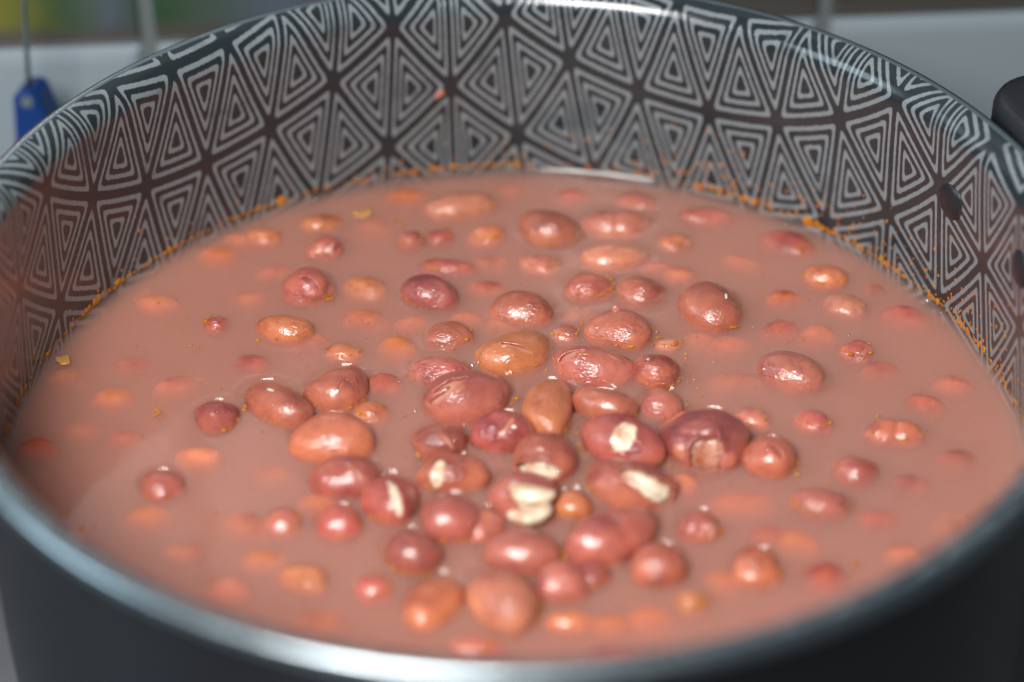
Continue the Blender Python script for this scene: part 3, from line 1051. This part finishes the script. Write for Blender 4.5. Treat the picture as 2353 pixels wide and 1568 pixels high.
oil = Blobs()
for q in placed:
    if q['kd'] not in 'EML': continue
    a, b, c = q['sa']
    k = math.sqrt(max(.05, 1 - q['f'] ** 2))
    nd = int(rng.integers(6, 34))
    cen = rng.uniform(-2.6, -.5)
    for _ in range(nd):
        t = rng.normal(cen, .8) if rng.random() < .8 else rng.uniform(-math.pi, math.pi)
        # world angle measured from the bean
        tl = t - q['yaw']
        e = rng.uniform(1.0, 1.10) if rng.random() < .85 else rng.uniform(1.1, 1.5)
        lx, ly = a * k * math.cos(tl) * e, b * k * math.sin(tl) * e
        ca, s_ = math.cos(q['yaw']), math.sin(q['yaw'])
        x, y = q['P'][0] + lx * ca - ly * s_, q['P'][1] + lx * s_ + ly * ca
        if not outside(x, y, q) or math.hypot(x, y) > RW - .001: continue
        r = min(.0006, rng.lognormal(-8.45, .5)) 
        oil.add(np.array([x, y, h_at(x, y) + r * .05]), r, (rng.uniform(.9, 1.7), 1, .40), np.array(Matrix.Rotation(t + math.pi / 2, 3, 'Z')))
# free clusters
for (px, py, n, sp, rm) in ((347, 943, 6, .0012, .0006), (440, 797, 3, .001, .0005), (395, 750, 8, .003, .00028), (375, 708, 5, .002, .0004), (905, 508, 5, .001, .0006),
                            (1655, 857, 2, .0008, .0003), (1695, 860, 3, .0008, .0003), (1950, 1295, 3, .001, .0009), (1795, 748, 12, .003, .0004), (1775, 640, 3, .001, .0003),
                            (185, 1200, 2, .002, .0008), (460, 1178, 2, .001, .0006), (820, 722, 10, .003, .0003), (1580, 850, 9, .003, .0004), (1560, 775, 7, .002, .0004),
                            (245, 900, 2, .001, .0003), (705, 830, 4, .002, .00028), (2110, 930, 8, .003, .0003), (1640, 930, 5, .003, .0003), (590, 830, 6, .003, .0003)):
    P = at(px, py, ZS)
    for _ in range(n):
        x, y = P[0] + rng.normal(0, sp), P[1] + rng.normal(0, sp * 1.3)
        if math.hypot(x, y) > RW - .001: continue
        r = rm * rng.uniform(.3, 1.0)
        oil.add(np.array([x, y, h_at(x, y)]), r, (1, 1, .35))
# fine dust of oil
for _ in range(420):
    rr = RW * math.sqrt(rng.random()); t = rng.uniform(0, 6.28)
    x, y = rr * math.cos(t), rr * math.sin(t)
    if not outside(x, y) or rr > RW - .002: continue
    oil.add(np.array([x, y, h_at(x, y)]), rng.uniform(.00006, .00016), (1, 1, .4))
# the orange tide line on the wall
wall_oil = Blobs()
t = 0.0
while t < 2 * math.pi:
    t += rng.exponential(.0021)
    clump = .5 + .5 * math.sin(t * 9) * math.sin(t * 23 + 1)
    if R(68) < t < R(88) and rng.random() < .8: continue
    if rng.random() > .5 + .5 * clump: continue
    z = ZS + .0022 + abs(rng.normal(0, .0006)) * (.4 + clump)
    r = rng.lognormal(-8.6, .55)
    rr = RW - .00006
    rot = np.array(Matrix.Rotation(t, 3, 'Z'))
    wall_oil.add(np.array([rr * math.cos(t), rr * math.sin(t), z]), r, (.3, rng.uniform(.7, 1.8), rng.uniform(.8, 2.4)), rot)
for _ in range(420):
    t = rng.uniform(R(5), R(175)) if rng.random() < .25 else rng.uniform(R(2), R(75))
    z = ZS + .002 + abs(rng.normal(0, .0075))
    rr = RW - .00006
    rot = np.array(Matrix.Rotation(t, 3, 'Z'))
    wall_oil.add(np.array([rr * math.cos(t), rr * math.sin(t), z]), rng.uniform(.00012, .00040), (.3, 1, rng.uniform(1, 2.0)), rot)
o = oil.build('oil_droplets', M_oil)
tag(o, 'orange oil dots floating on the broth around the beans', 'oil', kind='stuff')
o = wall_oil.build('oil_tide_line', M_oil)
tag(o, 'ragged line of orange oil specks on the pot wall above the broth', 'oil', kind='stuff')

bub = Blobs(8, 14)
for q in placed:
    if q['kd'] != 'E': continue
    a, b, c = q['sa']
    nb = 26 if 'bubs' in q['ex'] else 6
    for _ in range(nb):
        d = view_dir(rng.uniform(-.8, .8), rng.uniform(-.5, .85), q['yaw'])
        P = bean_surface(d[None], q['sa'], q['lump'], q['kid'])[0]
        ca, s_ = math.cos(q['yaw']), math.sin(q['yaw'])
        Pw = np.array([P[0] * ca - P[1] * s_, P[0] * s_ + P[1] * ca, P[2]]) + q['P']
        if Pw[2] < ZS + .0006: continue
        bub.add(Pw, rng.uniform(.00016, .00042))
for _ in range(260):
    x, y = at(rng.normal(1250, 330), rng.normal(1000, 230), ZS)[:2]
    if outside(x, y): bub.add(np.array([x, y, h_at(x, y)]), rng.uniform(.00018, .0004))
for _ in range(120):
    t = R(rng.normal(97, 9)) if rng.random() < .6 else R(rng.uniform(20, 170))
    rr = RW - abs(rng.normal(.0004, .0006)) - .0003
    bub.add(np.array([rr * math.cos(t), rr * math.sin(t), h_at(rr * math.cos(t), rr * math.sin(t))]), rng.uniform(.0002, .0006))
q = [q for q in placed if 'bub' in q['ex']][0]
dtop = view_dir(-.35, .70, q['yaw'])
P = bean_surface(dtop[None], q['sa'], q['lump'], q['kid'])[0] + q['P']
bub.add(P, .0012, (1.3, 1, .8))
o = bub.build('air_bubbles', M_bub)
tag(o, 'tiny clear bubbles clinging to the wet beans and broth', 'bubbles', kind='stuff')

# ================================================================== small scraps
M_onion = simple('cooked_onion', (0.55, 0.27, 0.08), 0.25, bump=(500, .4, .0004))
def scrap(name, P, sx, sy, sz, rz, mat, color=None, rx=0.0, ry=0.0):
    n, seg = 8, 20
    V = []
    ph = rng.uniform(0, 6.28, 3)
    for i in range(n + 1):
        th = math.pi * (i + .02) / (n + .04)
        for j in range(seg):
            a = 2 * math.pi * j / seg
            wob = 1 + .16 * math.sin(2 * a + ph[0]) + .12 * math.sin(3 * a + ph[1]) + .06 * math.sin(7 * a + ph[2])
            sq = lambda v: math.copysign(abs(v) ** .7, v)
            x, y, z = sq(math.sin(th) * math.cos(a)) * wob, sq(math.sin(th) * math.sin(a)) * wob, sq(math.cos(th))
            V.append((x * sx, y * sy, (z + .9 * (x * x - .4)) * sz))
    F = [tuple(f) for f in grid_faces(n + 1, seg).tolist()]
    F.append(tuple(range(seg))); F.append(tuple(range(n * seg, (n + 1) * seg))[::-1])
    o = mesh_obj(name, V, F, mat)
    o.location = P
    o.rotation_euler = (rx, ry, rz)
    if color: o.color = (*color, 1)
    return o


def onscreen(px, py, dz=0.0): 
    P = at(px, py, ZS); return (P[0], P[1], ZS + dz)


P = onscreen(122, 822, .0000); P = (P[0] * .985, P[1] * .985, P[2])
tag(scrap('onion_piece', P, .0020, .0017, .0005, .3, M_onion), 'scrap of yellow onion touching the left pot wall', 'onion piece', 'scraps of onion')
tag(scrap('onion_piece', onscreen(825, 487, -.0006), .0024, .0020, .0006, .2, M_onion), 'small square scrap of onion near the back of the broth', 'onion piece', 'scraps of onion')
tag(scrap('onion_piece', onscreen(318, 662, -.0028), .0030, .0022, .0006, 1.0, M_onion), 'pale sunken onion scrap close to the left back wall', 'onion piece', 'scraps of onion')
tag(scrap('onion_piece', onscreen(432, 853, -.0028), .0030, .0010, .0005, .1, M_onion), 'thin pale onion scrap alone at the left', 'onion piece', 'scraps of onion')
fl = scrap('bean_skin_flake', wall_at(1003, 217, .1268), .0017, .0008, .00025, 0, M_skin, SALMON)
fl.rotation_euler = (R(90), R(-40), R(9))
tag(fl, 'tiny pink flake of bean skin stuck to the back wall', 'skin flake')

# ================================================================== surroundings
def stone_mat():
    m, nt, out = new_mat('hob_glass')
    g = NT(nt)
    tc = g.n('ShaderNodeTexCoord')
    n1 = g.n('ShaderNodeTexNoise', Vector=tc.outputs['Object'], Scale=30.0, Detail=5.0)
    p = g.n('ShaderNodeBsdfPrincipled')
    nt.links.new(g.mix(n1.outputs[0], (0.09, 0.10, 0.11, 1), (0.14, 0.15, 0.16, 1)), p.inputs['Base Color'])
    p.inputs['Roughness'].default_value = 0.35
    p.inputs['Metallic'].default_value = 0.4
    nt.links.new(p.outputs[0], out.inputs[0])
    return m


M_hob = stone_mat()
hob = mesh_obj('hob_surface', [(-1.2, -.8, 0), (1.2, -.8, 0), (1.2, .4, 0), (-1.2, .4, 0)], [(0, 1, 2, 3)], M_hob, smooth=False)
hob['kind'] = 'structure'

M_tile = simple('white_glazed_tile', (0.25, 0.30, 0.33), 0.16, bump=(40, .15, .0006))
M_grout = simple('grout', (0.12, 0.145, 0.15), 0.85, bump=(600, .4, .0004))


def painted_tile():
    m, nt, out = new_mat('painted_fruit_tile')
    g = NT(nt)
    tc = g.n('ShaderNodeTexCoord')
    sp = g.n('ShaderNodeSeparateXYZ'); nt.links.new(tc.outputs['Object'], sp.inputs[0])
    x, z = sp.outputs[0], sp.outputs[2]
    no = g.n('ShaderNodeTexNoise', Vector=tc.outputs['Object'], Scale=38.0, Detail=3.0)
    n2 = g.n('ShaderNodeTexNoise', Vector=tc.outputs['Object'], Scale=14.0, Detail=2.0)
    xw = g.m('MULTIPLY_ADD', no.outputs[0], 0.030, g.m('ADD', x, -0.015))
    f = g.n('ShaderNodeMapRange'); nt.links.new(xw, f.inputs[0])
    f.inputs[1].default_value = -.20; f.inputs[2].default_value = .20
    c = g.ramp(f.outputs[0], [(0.0, (.30, .10, .10)), (.116, (.50, .15, .18)), (.136, (.30, .27, .03)), (.155, (.22, .22, .03)), (.182, (.07, .13, .06)),
                             (.225, (.12, .15, .19)), (.26, (.05, .11, .05)), (.30, (.10, .14, .12)), (.36, (.13, .16, .22)), (.44, (.18, .05, .06)), (.52, (.11, .12, .10)),
                             (.58, (.07, .09, .08)), (.63, (.28, .10, .10)), (.665, (.05, .10, .05)), (.70, (.10, .10, .10)), (.76, (.09, .08, .075)), (.86, (.05, .06, .035)), (.93, (.08, .065, .06)), (1.0, (.10, .07, .05))])
    # brown ground strip along the foot of the picture
    zz_ = g.m('MULTIPLY_ADD', n2.outputs[0], .008, z)
    gr = g.n('ShaderNodeMapRange', _interpolation_type='SMOOTHSTEP'); nt.links.new(zz_, gr.inputs[0])
    gr.inputs[1].default_value = Z0 - .038; gr.inputs[2].default_value = Z0 - .031; gr.inputs[3].default_value = 1; gr.inputs[4].default_value = 0
    c = g.mix(gr.outputs[0], c, (.115, .105, .095, 1))
    p = g.n('ShaderNodeBsdfPrincipled')
    nt.links.new(g.mix(1.0, c, (.62, .62, .62, 1), 'MULTIPLY'), p.inputs['Base Color'])
    p.inputs['Roughness'].default_value = 0.2
    nt.links.new(p.outputs[0], out.inputs[0])
    return m


M_paint = painted_tile()
WY, WZB = 0.185, Z0 - 0.0455
wall = empty('kitchen_wall', (0, 0, 0))
wall['kind'] = 'structure'
wall['label'] = 'tiled wall behind the pot, painted border over white tiles'


def tile(name, x0, x1, z0, z1, mat, bev, proud=.0):
    bt = bev
    V = []
    y0 = WY - proud
    lv = [(0, .006), (0, .0026), (bt * .35, .0006), (bt, 0.0)]
    for d, yy in lv:
        for (x, z) in ((x0 + d, z0 + d), (x1 - d, z0 + d), (x1 - d, z1 - d), (x0 + d, z1 - d)):
            V.append((x, y0 + yy, z))
    F = []
    for i_ in range(3):
        for j_ in range(4):
            F.append((i_ * 4 + j_, i_ * 4 + (j_ + 1) % 4, (i_ + 1) * 4 + (j_ + 1) % 4, (i_ + 1) * 4 + j_))
    F.append((12, 13, 14, 15))
    o = mesh_obj(name, V, F, mat, wall, smooth=False)
    return o


g_ = .0042
xs = [-.0985 + .207 * k for k in range(-3, 5)]
for k in range(len(xs) - 1):
    a_, b_ = xs[k] + g_ / 2, xs[k + 1] - g_ / 2
    tile('white_tile', a_, b_, WZB - .2015, WZB - .0004, M_tile, .0046)
    tile('painted_tile', a_, b_, WZB + .0012, WZB + .100, M_paint, .0010)
    for rrow in range(2):
        z0_ = WZB + .104 + rrow * .207
        tile('white_tile', a_, b_, z0_, z0_ + .203, M_tile, .0025)
gb = mesh_obj('grout_bed', [(-.75, WY + .0022, -.14), (.9, WY + .0022, -.14), (.9, WY + .0022, .62), (-.75, WY + .0022, .62)], [(0, 1, 2, 3)], M_grout, wall, smooth=False)
wall.rotation_euler = (0, 0, R(4.0))

# blue handled utensil standing behind the pot
M_blue = simple('blue_plastic', (0.002, 0.032, 0.16), 0.35, bump=(300, .1, .0003))
M_steel = simple('steel_rod', (0.35, 0.42, 0.40), 0.3, 0.9)
ut = empty('utensil', (-.1425, .150, .0))
tag(ut, 'blue plastic handled kitchen tool with thin steel rod behind the pot, left', 'kitchen tool')


def rod(p0, p1, r, mat, name, parent, seg=12):
    p0, p1 = np.array(p0), np.array(p1)
    M = rotmat_to(p1 - p0)
    V = []
    for p in (p0, p1):
        for j_ in range(seg):
            a = 2 * math.pi * j_ / seg
            V.append(tuple(p + M @ np.array([r * math.cos(a), r * math.sin(a), 0])))
    F = [(j_, (j_ + 1) % seg, seg + (j_ + 1) % seg, seg + j_) for j_ in range(seg)] + [tuple(range(seg))[::-1], tuple(range(seg, 2 * seg))]
    return mesh_obj(name, V, F, mat, parent)


P1 = at(58, 205, Z0 - .055)
print('utensil top', P1)
def aty(x, y, Y):
    d = FW + RT * ((x - 1176.5) / 5500) + UP * ((784 - y) / 5500)
    return CAM + d * ((Y - CAM[1]) / d[1])
YU = .150
ta, tb = aty(60, 225, YU), aty(40, -140, YU)
ut.location = (ta[0], YU, 0)
def loc(p): return (p[0] - ta[0], p[1] - YU, p[2])
rod(loc(ta), loc(tb), .0007, M_steel, 'rod', ut)
# handle: rounded slab with a slot, face towards the camera, dark side to the right
hp = [aty(x, y, YU) for x, y in ((24, 215), (34, 205), (66, 202), (80, 212), (116, 290), (126, 560), (38, 560), (30, 330))]
V = []
for yy, ins in ((-.0012, 1.0), (-.0020, .93), (.0075, 1.0)):
    cx_ = np.mean([p[0] for p in hp]); cz_ = np.mean([p[2] for p in hp])
    for p in hp:
        V.append((cx_ + (p[0] - cx_) * ins - ta[0] + (yy * .25 if yy > 0 else 0), yy, cz_ + (p[2] - cz_) * (ins if ins == 1 else .985)))
n = len(hp)
F = []
for j_ in range(n):
    F.append((j_, (j_ + 1) % n, n + (j_ + 1) % n, n + j_))
    F.append(((j_ + 1) % n, j_, 2 * n + j_, 2 * n + (j_ + 1) % n))
F.append(tuple(range(n, 2 * n))); F.append(tuple(range(2 * n, 3 * n))[::-1])
hd = mesh_obj('blue_handle', V, F, M_blue, ut, smooth=False)
bv = hd.modifiers.new('bevel', 'BEVEL'); bv.width = .0006; bv.segments = 2
c0 = loc(aty(56, 224, YU)); 
Vs = [(c0[0] + sx * .0016, -.0023, c0[2] + sz * .0016) for sx, sz in ((-1, -1), (1, -1), (1, 1), (-1, 1))] + [(c0[0] + sx * .0016, .001, c0[2] + sz * .0016) for sx, sz in ((-1, -1), (1, -1), (1, 1), (-1, 1))]
mesh_obj('rod_socket', Vs, [(0, 1, 2, 3), (4, 7, 6, 5), (0, 4, 5, 1), (1, 5, 6, 2), (2, 6, 7, 3), (3, 7, 4, 0)], M_steel, hd, smooth=False)
